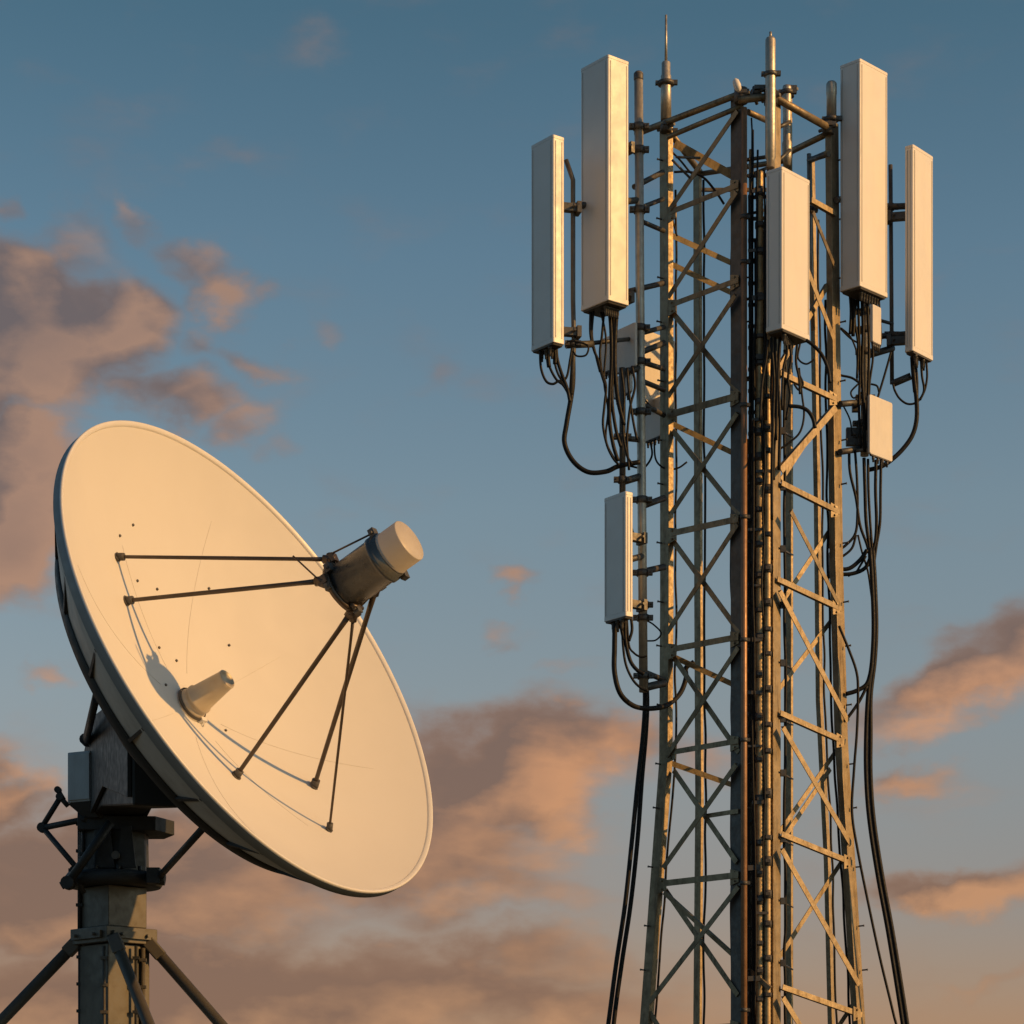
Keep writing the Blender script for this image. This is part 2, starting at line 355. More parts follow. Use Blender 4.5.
# top ring rails (round tube)
def rail(a, Ya, b, Yb, r, mat='steel', name='top_rail', parent=None):
    m = MB(); m.tube([P(*a, Ya), P(*b, Yb)], r, 10); return obj(name, m, mat, parent or tower)
rail((636, 134), 23.95, (742, 93), YN - .03, .030); rail((668, 137), YL, (742, 106), YN, .024)
rail((738, 100), YN - .06, (776, 96), YN - .06, .034); rail((774, 97), YN - .05, (829, 128), YR, .036)
rail((829, 133), YR + .05, (790, 152), 24.2, .030); rail((790, 152), 24.2, (788, 172), 24.2, .03)
rail((748, 112), 23.2, (768, 121), 23.6, .028); rail((668, 130), YL, (700, 172), YB, .03); rail((700, 174), YB, (790, 160), 24.25, .025)
rail((811, 160), YB, (828, 153), YR, .028)
for (x, y, Y, r, l) in [(666, 127, YL, .055, .10), (741, 96, YN - .02, .062, .13), (757, 92, YN, .045, .09), (771, 98, YN - .03, .065, .12), (828, 128, YR, .055, .12), (789, 92, 24.2, .05, .1), (670, 135, YL + .1, .05, .09)]:
    m = MB(); p = P(x, y, Y); m.tube([p - Vector((0, 0, l / 2)), p + Vector((0, 0, l / 2))], r, 12)
    q = Vector((.05, -.05, 0)); m.tube([p - q * 1.5, p + q * 1.5], .016, 6); m.box(p + Vector((.02, -.03, .02)), (.05, 0, 0), (0, .04, 0), (0, 0, .018))
    obj('clamp', m, 'steel_dark', tower)
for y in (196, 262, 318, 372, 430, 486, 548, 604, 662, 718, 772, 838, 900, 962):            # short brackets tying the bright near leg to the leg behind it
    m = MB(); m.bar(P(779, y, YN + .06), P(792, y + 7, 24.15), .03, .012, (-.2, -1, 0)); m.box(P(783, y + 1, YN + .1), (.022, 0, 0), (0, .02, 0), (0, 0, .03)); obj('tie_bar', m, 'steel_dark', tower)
# small tubes and arms at the head of the tower, seen between the legs
for a, b, r in [((746, 96), (766, 87), .018), ((752, 90), (757, 104), .016), ((745, 160), (772, 156), .018), ((747, 176), (772, 166), .015), ((776, 163), (790, 150), .018),
                ((777, 128), (790, 122), .02), ((745, 215), (765, 210), .014), ((744, 262), (768, 258), .022), ((744, 300), (766, 294), .014), ((744, 380), (768, 372), .022),
                ((672, 160), (690, 178), .012), ((676, 157), (700, 158), .012)]:
    m = MB(); m.tube([P(*a, YN + .1), P(*b, YN + .22)], r, 7); obj('tie_bar', m, 'steel_dark', tower)
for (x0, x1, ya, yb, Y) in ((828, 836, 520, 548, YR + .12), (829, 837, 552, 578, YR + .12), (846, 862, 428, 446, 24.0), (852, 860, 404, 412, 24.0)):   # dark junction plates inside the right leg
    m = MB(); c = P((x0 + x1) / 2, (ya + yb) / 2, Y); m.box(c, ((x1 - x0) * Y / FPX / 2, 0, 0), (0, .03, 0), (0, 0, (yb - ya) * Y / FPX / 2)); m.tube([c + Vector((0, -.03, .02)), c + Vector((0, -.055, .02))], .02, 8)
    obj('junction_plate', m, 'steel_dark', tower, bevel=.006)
# concrete footing
m = MB(); c = P(751, HORIZON + EYE / 23.6 * FPX, 23.7); m.box(c + Vector((0, 0, .1)), (1.5, 0, 0), (0, 1.3, 0), (0, 0, .12)); obj('footing', m, 'concrete', tower, bevel=.02)

# rods on top of the tower -------------------------------------------------
def rod(name, label, cat, prof, px, Y, mat='pole', group=None, collars=(), tip=None):
    """prof: (pixel y, pixel radius) from top to bottom, on a vertical axis at pixel column px"""
    k = Y / FPX; yb = prof[-1][0]; base = P(px, yb, Y); t = thing(name, base, label, cat, group)
    m = MB(); m.lathe(base, (0, 0, 1), [(r * k, (yb - y) * k) for y, r in reversed(prof)], 16, True); obj('tube', m, mat, t)
    for y, r in collars:
        m = MB(); z = (yb - y) * k; m.lathe(base, (0, 0, 1), [(r * .7 * k, z - 3 * k), (r * k, z - 2 * k), (r * k, z + 1.2 * k), (r * .7 * k, z + 2 * k)], 14, True)
        m.box(base + Vector((r * k, -.01, z)), (.028, 0, 0), (0, .02, 0), (0, 0, .02)); m.box(base + Vector((-r * k, 0, z)), (.02, 0, 0), (0, .025, 0), (0, 0, .015))
        obj('collar', m, 'steel_dark', t)
    if tip:
        m = MB(); y0, r0, y1, r1 = tip; m.lathe(base, (0, 0, 1), [(r0 * k, (yb - y0) * k), (r1 * k, (yb - y1) * k)], 10, True); obj('whip', m, 'pole', t)
    return t
rod('whip_antenna', 'slim whip antenna with a stepped base and dark collar, the highest point of the tower', 'antenna',
    [(62, 3.6), (63, 4.4), (75, 4.4), (76, 5.2), (120, 5.4)], 666, YL + .08, 'pole', 'rod antennas on the tower head', [(83, 8.5)], (62, 1.5, 15, 1.1))
rod('rod_antenna', 'pale rod antenna rising above the middle panel antenna on the tower head', 'antenna',
    [(38, 4.2), (40, 5.2), (70, 5.2), (97, 5.4), (112, 5.4), (158, 5.2), (160, 4.0), (168, 4.2)], 770.5, YN - .12, 'pole', 'rod antennas on the tower head', [(74, 7)], (38, 1.4, 32, 1.4))
rod('rod_antenna', 'short round-topped rod on the right tower leg beside the big right panel', 'antenna',
    [(82, 4.0), (84, 5.3), (94, 5.4), (95, 5.0), (122, 5.0)], 831.5, YR, 'pole', 'rod antennas on the tower head', [(119, 7.5)])
rod('rod_antenna', 'stubby rod standing at the back of the tower head', 'antenna',
    [(86, 4.0), (88, 4.6), (108, 4.4), (126, 3.8), (140, 3.6), (143, 5.0), (156, 4.8), (166, 3.2)], 787, 23.5, 'pole', 'rod antennas on the tower head', [(92, 6.5)])
m = MB(); p = P(738, 86, YN - .2); m.lathe(p + Vector((.01, 0, -.05)), (-.35, -.1, 1), [(.012, 0), (.03, .02), (.036, .06), (.03, .1), (.01, .12)], 12, True)
b = tag(obj('beacon_lamp', m, 'panel', base=p), 'small tilted white lamp head on the top left corner of the tower ring', 'lamp')

# ------------------------------------------------------------------ mounting poles and their arms
def pole(label, knots, Y, r, arms=(), clamps=(), cap=True, mat='pole', square=False):
    pts = [P(x, y, Y) for x, y in knots]; t = thing('mounting_pole', pts[-1], label, 'pole', 'mounting poles beside the tower')
    m = MB(); m.tube(pts, r, 14); obj('tube', m, mat, t)
    if cap:
        m = MB(); m.lathe(pts[0] - Vector((0, 0, .06)), (0, 0, 1), [(r, -.01), (r + .004, 0), (r + .004, .05), (r * .7, .072)], 14, True); obj('cap', m, 'steel_dark', t)
    for a, Ya, b, Yb, ar in arms:
        m = MB(); m.tube([P(*a, Ya), P(*b, Yb)], ar, 10)
        obj('arm', m, 'steel_dark', t)
    for x, y in clamps:
        p = P(x, y, Y); m = MB(); m.tube([p - Vector((0, 0, .03)), p + Vector((0, 0, .03))], r + .014, 12)
        for s in (-1, 1):
            m.box(p + Vector((s * (r + .03), -.01, 0)), (.022, 0, 0), (0, .03, 0), (0, 0, .022)); m.tube([p + Vector((s * (r + .03), -.075, 0)), p + Vector((s * (r + .03), .05, 0))], .007, 6)
        obj('clamp', m, 'steel_dark', t)
    return t
Y1 = 23.40
pole('tall weathered pole standing off the left tower leg behind the big left panel', [(638.5, 73), (640, 300), (642, 520), (643.5, 692)], Y1, .042,
     [((634, 187), Y1, (663, 172), YL, .026), ((640, 208), Y1, (663, 199), YL, .022), ((643, 222), Y1, (664, 231), YL, .022), ((630, 291), Y1, (664, 283), YL, .026),
      ((642, 333), Y1, (664, 327), YL, .024), ((642, 352), Y1, (664, 343), YL, .028), ((642, 362), Y1, (664, 369), YL, .024), ((642, 381), Y1, (664, 390), YL, .024), ((642, 404), Y1, (664, 415), YL, .024),
      ((643, 506), Y1, (664, 498), YL, .030), ((637, 573), Y1, (664, 567), YL, .032), ((642, 671), Y1, (664, 680), YL, .026), ((643, 688), Y1, (664, 683), YL, .038)],
     [(639, 127), (639, 150), (639.5, 210), (640, 328), (640.5, 362), (641, 412), (642, 500), (642.5, 573), (643, 605), (643, 618), (643.3, 676)])
pole('dark bar behind the narrow far left panel antenna', [(566, 160), (573, 180), (573, 300), (574, 345), (571, 394)], 22.95, .022,
     [((566, 207), 22.95, (640, 200), Y1, .03), ((566, 345), 22.95, (592, 344), 23.05, .032), ((584, 344), 23.02, (640, 338), Y1, .02)], [(573, 207), (573, 344)], False, 'steel_dark')
pole('short dark pole under the left radio units, above the lower left panel', [(622, 368), (622.5, 400), (622.5, 500)], 23.3, .030,
     [((622, 482), 23.3, (642, 476), Y1, .034), ((622, 438), 23.3, (642, 440), Y1, .026), ((622, 372), 23.3, (642, 368), Y1, .03), ((628, 560), 23.15, (643, 556), Y1, .03), ((622, 498), 23.3, (634, 540), 23.3, .02)], [(622.5, 437), (622.5, 480)], False, 'steel_dark')
pole('stout pole under the big right panel, wrapped in cables', [(866, 70), (866, 300), (864.5, 456)], 24.0, .040,
     [((840, 404), YR, (864, 402), 24.0, .03), ((836, 200), YR, (866, 196), 24.0, .03), ((840, 452), YR, (866, 448), 24.0, .03), ((864, 316), 24.0, (893, 324), 24.15, .016),
      ((864, 338), 24.0, (893, 335), 24.15, .028), ((866, 356), 24.0, (893, 348), 24.15, .032)], [(865, 312), (865, 330), (865, 352), (865, 398), (862, 424), (862, 436), (865, 446)], True)
pole('slim dark upright between the two right panels', [(890.5, 165), (891.5, 300), (892, 384)], 24.15, .020,
     [((886, 207), 24.15, (908, 206), 24.1, .03), ((886, 336), 24.15, (908, 334), 24.1, .03), ((892, 384), 24.15, (911, 376), 24.1, .034)], [(891, 207), (891.5, 335)], False, 'steel_dark')
pole('thin grey upright with a bent arm behind the middle panel antenna', [(809, 154), (810, 250), (813, 330)], 24.1, .022, [((809, 160), 24.1, (829, 154), YR, .026)], [(810, 210)], False)

# ------------------------------------------------------------------ panel antennas
def rounded(a, b, r=.02, k=4):
    """corner polygon for the box spanned by plan vectors a and b from the near corner, with rounded edges"""
    la, lb = a.length, b.length; ua, ub = a / la, b / lb; out = []
    for (sa, sb, st) in ((0, 0, 180), (la, 0, -90), (la, lb, 0), (0, lb, 90)):
        ca = sa + (r if sa == 0 else -r); cb = sb + (r if sb == 0 else -r)
        for j in range(k + 1):
            t = R(st + 90 * j / k); x, y = ca + r * math.cos(t), cb + r * math.sin(t); out.append(ua * x + ub * y)
    return out
def panel(label, cx, ytop, ybot, Y, alpha, lpx, rpx, wide, conn=5, poleside=None):
    ca, sa = math.cos(R(alpha)), math.sin(R(alpha)); k = Y / FPX; wl, wr = lpx * k / ca, rpx * 1.12 * k / sa
    a = Vector((-ca * wl, sa * wl)); b = Vector((sa * wr, ca * wr)); pt, pb = P(cx, ytop, Y), P(cx, ybot, Y)
    t = thing('panel_antenna', pb, label, 'panel antenna', 'panel antennas on the tower')
    pr = rounded(a, b, .017)
    def ring(z, s=1.0):
        ctr = (a + b) / 2
        return [Vector((pt.x, Y, z)) + Vector((*(ctr + (q - ctr) * s), 0)) for q in pr]
    def shell(name, zs, mat, par=t):
        m = MB(); m.loops([ring(z, s) for z, s in zs], True, True); return obj(name, m, mat, par)
    zt, zb = pt.z, pb.z
    body = shell('radome', [(zb + .045, 1), (zt - .030, 1)], 'panel')
    shell('end_cap', [(zt - .0285, 1.012), (zt - .004, 1.012), (zt, .985)], 'panel')
    shell('end_cap', [(zb + .002, .985), (zb + .006, 1.014), (zb + .0435, 1.014)], 'panel')
    shell('base_plate', [(zb - .014, .90), (zb + .001, .94)], 'under')
    # raised edge strips along the near corner, as moulded on the housing
    m = MB(); ua, ub = a.normalized(), b.normalized()
    for u, v, wdt in ((ua, ub, wl), (ub, ua, wr)):
        for off in (.030, wdt - .030):
            c0 = Vector((pt.x, Y, 0)) + Vector((*(u * off - v * .0015), 0))
            m.box(c0 + Vector((0, 0, (zt + zb) / 2)), Vector((*u * .004, 0)), Vector((*v * .003, 0)), (0, 0, (zt - zb) / 2 - .05))
    obj('edge_moulding', m, 'panel_base', body)
    n = conn
    for i in range(n):
        q = a * (.25 + .5 * ((i * 7) % n) / max(1, n - 1)) + b * (.22 + .56 * i / max(1, n - 1)); c0 = Vector((pt.x + q.x, Y + q.y, zb - .012))
        m = MB(); m.lathe(c0, (0, 0, -1), [(.020, 0), (.020, .02), (.015, .022), (.015, .06), (.011, .065), (.011, .09)], 10, True); obj('connector', m, 'steel_dark', t)
    # bracket at the back
    far = a + b
    for z in (zt - (zt - zb) * .30, zb + .18):
        m = MB(); c0 = Vector((pt.x + far.x * .62, Y + far.y * .62, z)) ; d = Vector((*(far.normalized()), 0)) if poleside is None else Vector(poleside).normalized()
        e = Vector((0, 0, 1)).cross(d); c1 = c0 + d * .20
        m.box(c1, d * .09, e * .035, (0, 0, .035)); m.tube([c1 + d * .05 - e * .09, c1 + d * .05 + e * .09], .012, 6); m.box(c1 + d * .1, d * .02, e * .06, (0, 0, .05))
        obj('bracket', m, 'steel_dark', t)
    return t
panel('narrow far left panel antenna, leftmost on the tower, shaded grey with a thin lit edge', 553, 134, 342, 22.65, 53, 22, 10.5, 'L', 5, (1, .25, 0))
panel('big tall left panel antenna, shaded wide face and lit narrow side', 608, 54, 300, 22.8, 51.5, 26.5, 19.5, 'L', 7, (.8, .6, 0))
panel('shorter middle panel antenna in front of the tower, below the pale rod', 782, 166, 328.5, 22.6, 41.5, 15, 29, 'R', 6, (-.2, 1, 0))
panel('big tall right panel antenna with a wide sunlit face beside the right tower leg', 860, 58, 286, 23.5, 44, 18, 29.5, 'R', 7, (0, 1, 0))
panel('narrow far right panel antenna, rightmost on the tower', 913, 144, 350.5, 23.8, 39, 7.5, 23, 'R', 5, (-1, .2, 0))
panel('small low panel antenna on the left, hanging below the radio units', 625.3, 491, 616, 22.9, 54, 20.5, 7.4, 'L', 5, (.8, .6, 0))

# ------------------------------------------------------------------ remote radio units
def radio(label, cx, ytop, ybot, Y, alpha, lpx, rpx, fins=None, mat='radio'):
    ca, sa = math.cos(R(alpha)), math.sin(R(alpha)); k = Y / FPX; wl, wr = lpx * k / ca, rpx * 1.1 * k / sa
    a = Vector((-ca * wl, sa * wl)); b = Vector((sa * wr, ca * wr)); pt, pb = P(cx, ytop, Y), P(cx, ybot, Y)
    t = thing('radio_unit', pb, label, 'radio unit', 'radio units on the tower')
    pr = rounded(a, b, .012, 3); ctr = (a + b) / 2
    m = MB(); m.loops([[Vector((pt.x, Y, z)) + Vector((*(ctr + (q - ctr) * s), 0)) for q in pr] for z, s in ((pb.z, .95), (pb.z + .012, 1), (pt.z - .012, 1), (pt.z, .95))])
    body = obj('housing', m, mat, t)
    m = MB(); m.loops([[Vector((pt.x, Y, z)) + Vector((*(ctr + (q - ctr) * .86), 0)) for q in pr] for z in (pb.z - .012, pb.z - .001)]); obj('base_plate', m, 'under', t)
    for i in range(4):
        q = a * .5 + b * (.2 + .2 * i) if wr > wl else b * .5 + a * (.2 + .2 * i)
        m = MB(); m.lathe(Vector((pt.x + q.x, Y + q.y, pb.z - .011)), (0, 0, -1), [(.014, 0), (.014, .03), (.010, .032), (.010, .055)], 8, True); obj('connector', m, 'steel_dark', t)
    if fins:
        m = MB(); u, v, w = (a, b, wl) if fins == 'L' else (b, a, wr); nf = max(4, int(w / .028))
        for i in range(1, nf):
            c0 = Vector((pt.x, Y, (pt.z + pb.z) / 2)) + Vector((*(u * i / nf - v.normalized() * .011), 0))
            m.box(c0, Vector((*u.normalized() * .004, 0)), Vector((*v.normalized() * .010, 0)), (0, 0, (pt.z - pb.z) / 2 - .03))
        obj('cooling_fins', m, mat, t)
    return t
radio('sunlit white radio box on the right pole, with thick cables leaving its base', 870, 394, 453, 23.7, 42, 2.5, 25)
radio('small slim white radio unit half hidden under the big right panel', 873.0, 304, 341, 23.55, 40, 3, 9.5)
radio('grey shaded radio box left of the tall left pole, under the big left panel', 635, 322, 365, 23.25, 55, 18.5, 2.6)
radio('pale radio box at the far left behind the cables under the big left panel', 613, 334, 368, 23.5, 55, 13, 3)
radio('small grey radio box below the shaded radio box, above the short dark pole', 630, 371, 391, 23.35, 55, 17, 3)
radio('long sunlit radio unit seen on both sides of the left tower leg', 644.5, 329, 404, 24.0, 42, 3, 31)
radio('grey radio unit low between the left pole and the left tower leg', 660.5, 396, 435, 24.0, 56, 16.5, 3.5)

# ------------------------------------------------------------------ cable ladder and the feeders on the near face
lad = thing('cable_ladder', P(760, gpy(23.12), 23.12), 'vertical cable ladder packed with feeders on the near corner of the tower', 'cable ladder')
for x in (750.2, 771.2):
    m = MB(); m.bar(P(x, 150, 23.14), P(x, gpy(23.14) - 6, 23.14), .022, .045); obj('rail', m, 'steel', lad)
y = 176
while y < 1300:
    m = MB(); m.bar(P(748, y, 23.10), P(773, y - 1, 23.10), .028, .03); obj('rung', m, 'steel_dark', lad); y += 21.5 if y < 1040 else 60
def cable(label, pts, Y, r, group=None, mat='cable', name='cable', k=7, seg=8, Ys=None):
    pp = [P(x, y, (Ys[i] if Ys else Y)) for i, (x, y) in enumerate(pts)]
    m = MB(); m.tube(spline(pp, k), r, seg); return tag(obj(name, m, mat, base=pp[-1]), label, 'cable', group)
gE = 'cables strapped along the tower legs'
for kn, dx, Y, r, y0, y1 in ((xL, 7.5, YL + .12, .011, 190, 1030), (xBL, 4.5, YB - .03, .012, 180, 1030), (xBR, 4.5, YB - .05, .011, 220, 1030), (xR, -7.5, YR + .1, .012, 300, 1030), (xNL, -9, YN + .16, .013, 200, 1030), (xNR, 11.5, YN + .2, .014, 350, 1030)):
    n_ = 26; pts = [(at(kn, y0 + (y1 - y0) * i / n_) + dx + rnd.uniform(-.9, .9), y0 + (y1 - y0) * i / n_) for i in range(n_ + 1)]
    cable('thin dark cable strapped along the inside of a tower leg', pts, Y, r, gE, 'cable', 'cable', 4)
gF = 'feeder cables on the cable ladder'
CL = 'thin cable running loosely down the near corner between the reddish pipe and the bright leg'
for x0, y0, x1, y1, Y, r in [(752, 118, 750, 330, 22.98, .008), (757, 150, 754, 400, 22.97, .010), (763, 170, 766, 420, 22.96, .009), (768, 165, 762, 460, 22.95, .011), (752, 420, 754, 700, 22.95, .009), (764, 430, 763, 620, 22.94, .009), (772, 350, 771, 560, 22.93, .010), (776, 345, 775, 480, 22.92, .011), (763, 640, 764, 900, 22.95, .008), (753, 720, 755, 1015, 22.97, .009)]:
    pts = [(x0 + (x1 - x0) * t + rnd.uniform(-1.6, 1.6), y0 + (y1 - y0) * t) for t in (0, .2, .4, .6, .8, 1)]
    cable(CL, pts, Y, r, 'loose cables on the near corner', 'cable', 'loose_cable', 6)
for i in range(15):
    y = 190 + i * 56 + rnd.uniform(-6, 6); x0 = rnd.choice((748, 752, 756)); x1 = x0 + rnd.uniform(9, 18); m = MB()
    m.bar(P(x0, y, 22.975), P(x1, y - rnd.uniform(-.6, 1.2), 22.975), rnd.uniform(.018, .05), .012); obj('cable_clamp', m, 'under', lad)
FEED = 'straight dark feeder cable strapped to the cable ladder on the near corner'
for x, y0, r, Y in [(749.3, 195, .012, 23.05), (752.6, 130, .013, 23.05), (755.0, 240, .009, 23.04), (771.9, 345, .010, 23.02), (763.9, 230, .009, 23.03),
                    (748.5, 440, .022, 23.3), (753.5, 430, .026, 23.3), (759.0, 300, .026, 23.32), (765, 330, .03, 23.32), (770, 200, .022, 23.32)]:
    j = [rnd.uniform(-.7, .7) for _ in range(8)]
    pts = [(x + (j[i] if i not in (0, 7) else 0), y0 + (gpy(Y) - 3 - y0) * i / 7) for i in range(8)]
    cable(FEED, pts, Y, r, gF, 'cable', 'feeder_cable', 6)
def conduit(label, x, y0, Y, r, mat):
    t = thing('conduit', P(x, gpy(Y), Y), label, 'conduit', 'conduits on the cable ladder')
    pts, rr = [], []; y = y0; i = 0
    m = MB(); z0, z1 = P(x, gpy(Y) - 3, Y).z, P(x, y0, Y).z; n = int((z1 - z0) / .02)
    m.tube([Vector((P(x, 500, Y).x, Y, z1 - (z1 - z0) * i / n)) for i in range(n + 1)], [r * (1 if i % 2 else .93) for i in range(n + 1)], 12); obj('pipe', m, mat, t)
    y = y0 + 20
    while y < 1040:
        p = P(x, y, Y); m = MB(); hh = rnd.uniform(.02, .045); m.tube([p - Vector((0, 0, hh)), p + Vector((0, 0, hh))], r + .007, 12); m.box(p + Vector((.0, -r - .008, 0)), (r * .7, 0, 0), (0, .012, 0), (0, 0, .014)); obj('strap', m, 'under', t)
        y += rnd.uniform(22, 46)
    return t
conduit('lit ribbed conduit strapped to the left of the ladder on the near corner', 759.6, 172, 23.02, .036, 'conduit')
conduit('lit ribbed conduit strapped to the right of the ladder, next to the bright leg', 767.6, 336, 23.00, .031, 'conduit')
t = thing('copper_pipe', P(744, gpy(22.97), 22.97), 'long reddish pipe running down the left edge of the near corner', 'pipe')
m = MB(); m.tube([P(744, 108, 22.97), P(744, gpy(22.97) - 2, 22.97)], .029, 14); obj('pipe', m, 'copper', t)
for y in (217, 262, 405, 517, 640, 740, 883, 1010):
    m = MB(); p = P(744, y, 22.97); m.tube([p - Vector((0, 0, .018)), p + Vector((0, 0, .018))], .036, 12); m.box(p + Vector((.035, 0, 0)), (.02, 0, 0), (0, .02, 0), (0, 0, .015)); obj('clip', m, 'under', t)

# ------------------------------------------------------------------ hanging cables
def batch(label, group, Y, items):
    for r, pts in items: cable(label, pts, Y, r, group)
batch('thin black jumper looping under the narrow far left panel antenna', 'jumpers under the far left panel', 22.85, [
 (.012, [(540, 349), (541, 368), (546, 381), (553, 384), (560, 381), (566, 389), (570, 400)]), (.012, [(546, 347), (549, 365), (556, 379), (563, 385), (568, 393)]),
 (.011, [(552, 344), (556, 368), (562, 380), (567, 376), (570, 360), (572, 348)]), (.016, [(556, 344), (557, 358), (561, 372), (567, 388), (570, 402)]), (.02, [(548, 348), (548, 358), (549, 367)]), (.02, [(554, 346), (555, 356), (555, 364)]),
 (.009, [(567, 341), (578, 342), (588, 346), (586, 355), (577, 356), (573, 351)])])
cable('thick black cable swinging from the far left panel across to the left poles', [(573, 352), (573, 380), (571, 398), (566.5, 424), (564.5, 443), (573, 461), (588, 472), (606, 471.5), (619, 466), (640, 462)], 23.1, .023)
batch('black jumper dropping from the big left panel past the radio units', 'jumpers under the big left panel', 23.05, [
 (.013, [(590.5, 312), (590.5, 334), (594, 350), (598, 360), (601, 372), (606, 388)]), (.011, [(593.5, 310), (592, 335), (596, 356), (600, 372)]),
 (.012, [(604, 312), (602, 335), (600, 352), (601.5, 370), (606, 386), (604.5, 405), (603, 425), (607, 445), (613, 458), (619, 465)]),
 (.018, [(609, 306), (611, 330), (611.5, 362), (610, 390), (609.5, 420), (613, 444), (618, 461)]), (.016, [(612.5, 306), (614, 330), (613, 366), (612, 400), (616, 430), (621, 447)]),
 (.02, [(617, 308), (616, 322), (615, 342), (615, 368), (618, 400), (624, 425)]), (.01, [(601, 312), (606, 340), (604, 380), (608, 410), (606, 440), (616, 462)]), (.013, [(621, 368), (624, 395), (623, 430), (627, 455), (632, 464)]),
 (.012, [(627, 368), (629, 392), (633, 420), (637, 440)]), (.012, [(632, 366), (635, 386), (630, 408), (627, 440), (629, 470)])])
batch('thin cable looping between the left pole, radio units and left tower leg', 'small loops by the left tower leg', 23.75, [
 (.010, [(650, 440), (652, 455), (646, 466), (640, 468), (630, 466)]), (.009, [(654, 440), (656, 460), (666, 469), (678, 468), (687, 462)]), (.009, [(645, 400), (652, 408), (660, 415), (672, 420)]),
 (.008, [(646, 620), (654, 625), (661, 633), (656, 640), (647, 641)]), (.010, [(672, 152), (680, 160), (690, 172), (696, 176)]), (.012, [(674, 172), (690, 172), (704, 178), (716, 192), (724, 204)]), (.009, [(671, 215), (674, 225), (677, 236)]),])
batch('black jumper under the small low left panel antenna', 'jumpers under the low left panel', 23.1, [
 (.012, [(622, 620), (623, 645), (626, 665), (633, 680), (641, 688), (648, 691)]), (.018, [(625, 619), (625.5, 640), (630, 660), (637, 670), (644, 674)]), (.010, [(627, 619), (629, 645), (634, 653), (641, 657), (647, 656)]),
 (.014, [(631, 617), (632, 630), (629, 641)]), (.016, [(620, 620), (622, 632), (624, 640)])])
cable('thick black cable looping from the low left panel round the left tower leg', [(615, 618), (614.5, 648), (614.5, 672), (620, 693), (632, 705), (646, 708.5), (662, 707), (672, 702), (681, 692), (686, 678), (686, 668), (694, 662)], 23.6, .024, Ys=[23.1] * 4 + [23.25, 23.4, 23.58, 23.75, 23.9, 24, 24, 24])
gL = 'long cables hanging from the left pole to the ground'
for i, o in enumerate((0, 5.5)):
    cable('long black cable hanging from the left pole to the ground', [(643.5 + o * .3, 668), (645 + o * .4, 700), (643 + o * .5, 735), (638 + o * .7, 780), (632 + o, 840), (625 + o, 905), (616 + o, 965), (607.5 + o, 1030), (590 + o * 2, 1160), (560 + o * 3, gpy(23.7 + i * .05) - 1)], 23.7 + i * .05, .022, gL)
batch('black cable hanging between the middle panel antenna and the cable ladder', 'jumpers under the middle panel', 22.8, [
 (.014, [(771, 338), (772, 352), (774, 380), (773, 420), (772, 470), (772, 520)]), (.014, [(775, 338), (776, 360), (777, 390), (776, 440)]), (.016, [(780, 338), (779, 356), (778, 380), (780, 420), (779, 470)]), (.012, [(786, 338), (787, 352), (783, 372), (782, 410)]),
 (.017, [(806, 340), (814, 346), (822, 355), (828, 369), (830, 383)]), (.009, [(800, 344), (798, 358), (806, 364), (815, 359)]), (.012, [(797, 345), (796, 362), (799, 378), (800, 394)]),
 (.010, [(799, 368), (802, 395), (804, 415), (800, 432), (790, 442), (780, 449)]), (.018, [(789, 406), (800, 407), (808, 411), (813, 419), (815, 428)]), (.012, [(790, 345), (791, 360), (788, 378), (790, 396), (786, 420)]), (.010, [(800, 376), (803, 384), (799, 390), (794, 384)]),
 (.012, [(768, 340), (766, 360), (762, 385), (760, 420)])])
batch('black cable dropping from the big right panel along the right pole', 'jumpers under the big right panel', 23.85, [
 (.014, [(850, 295), (851, 312), (850, 334)]), (.018, [(853, 296), (854, 315), (853, 336)]), (.013, [(858, 297), (859, 330), (860, 370), (859, 410), (861, 448)]), (.016, [(862, 298), (863, 330), (862, 372), (864, 410), (865, 452)]),
 (.014, [(867, 298), (868, 320), (869, 350), (868, 390), (867, 430)]), (.011, [(872, 300), (871, 330), (873, 356), (870, 380), (869, 398)]), (.010, [(879, 300), (880, 318), (881, 340), (878, 352)]), (.012, [(856, 300), (855, 322), (858, 345), (857, 378)]),
 (.009, [(841, 328), (849, 335), (854, 344), (857, 356), (857, 382)]), (.009, [(838, 326), (850, 338), (860, 344)]), (.012, [(832, 370), (840, 375), (852, 378), (862, 385)]), (.009, [(858, 384), (851, 392), (854, 398), (862, 392)]),
 (.010, [(871, 384), (877, 386), (879, 392)]), (.011, [(891, 352), (886, 370), (880, 390), (876, 402), (871, 404), (868, 400)]), (.008, [(843, 405), (850, 420), (852, 436)])])
batch('thin black jumper under the narrow far right panel antenna', 'jumpers under the far right panel', 24.05, [
 (.011, [(926.5, 362), (927, 378), (924, 392), (917, 402), (908, 404), (900, 399), (895, 391), (893, 384)]), (.012, [(921, 361), (922, 376), (924, 390), (920, 400)]), (.014, [(915, 359), (917, 380), (917, 404)]), (.02, [(912, 357), (913, 372), (915, 392)])])
cable('thick black cable curving from the far right panel down to the white radio box', [(913, 358), (914, 378), (916.5, 400), (916.5, 420), (912, 436), (902, 450), (890, 461), (880, 467), (868, 470)], 24.05, .022)
gR = 'cables leaving the white radio box'
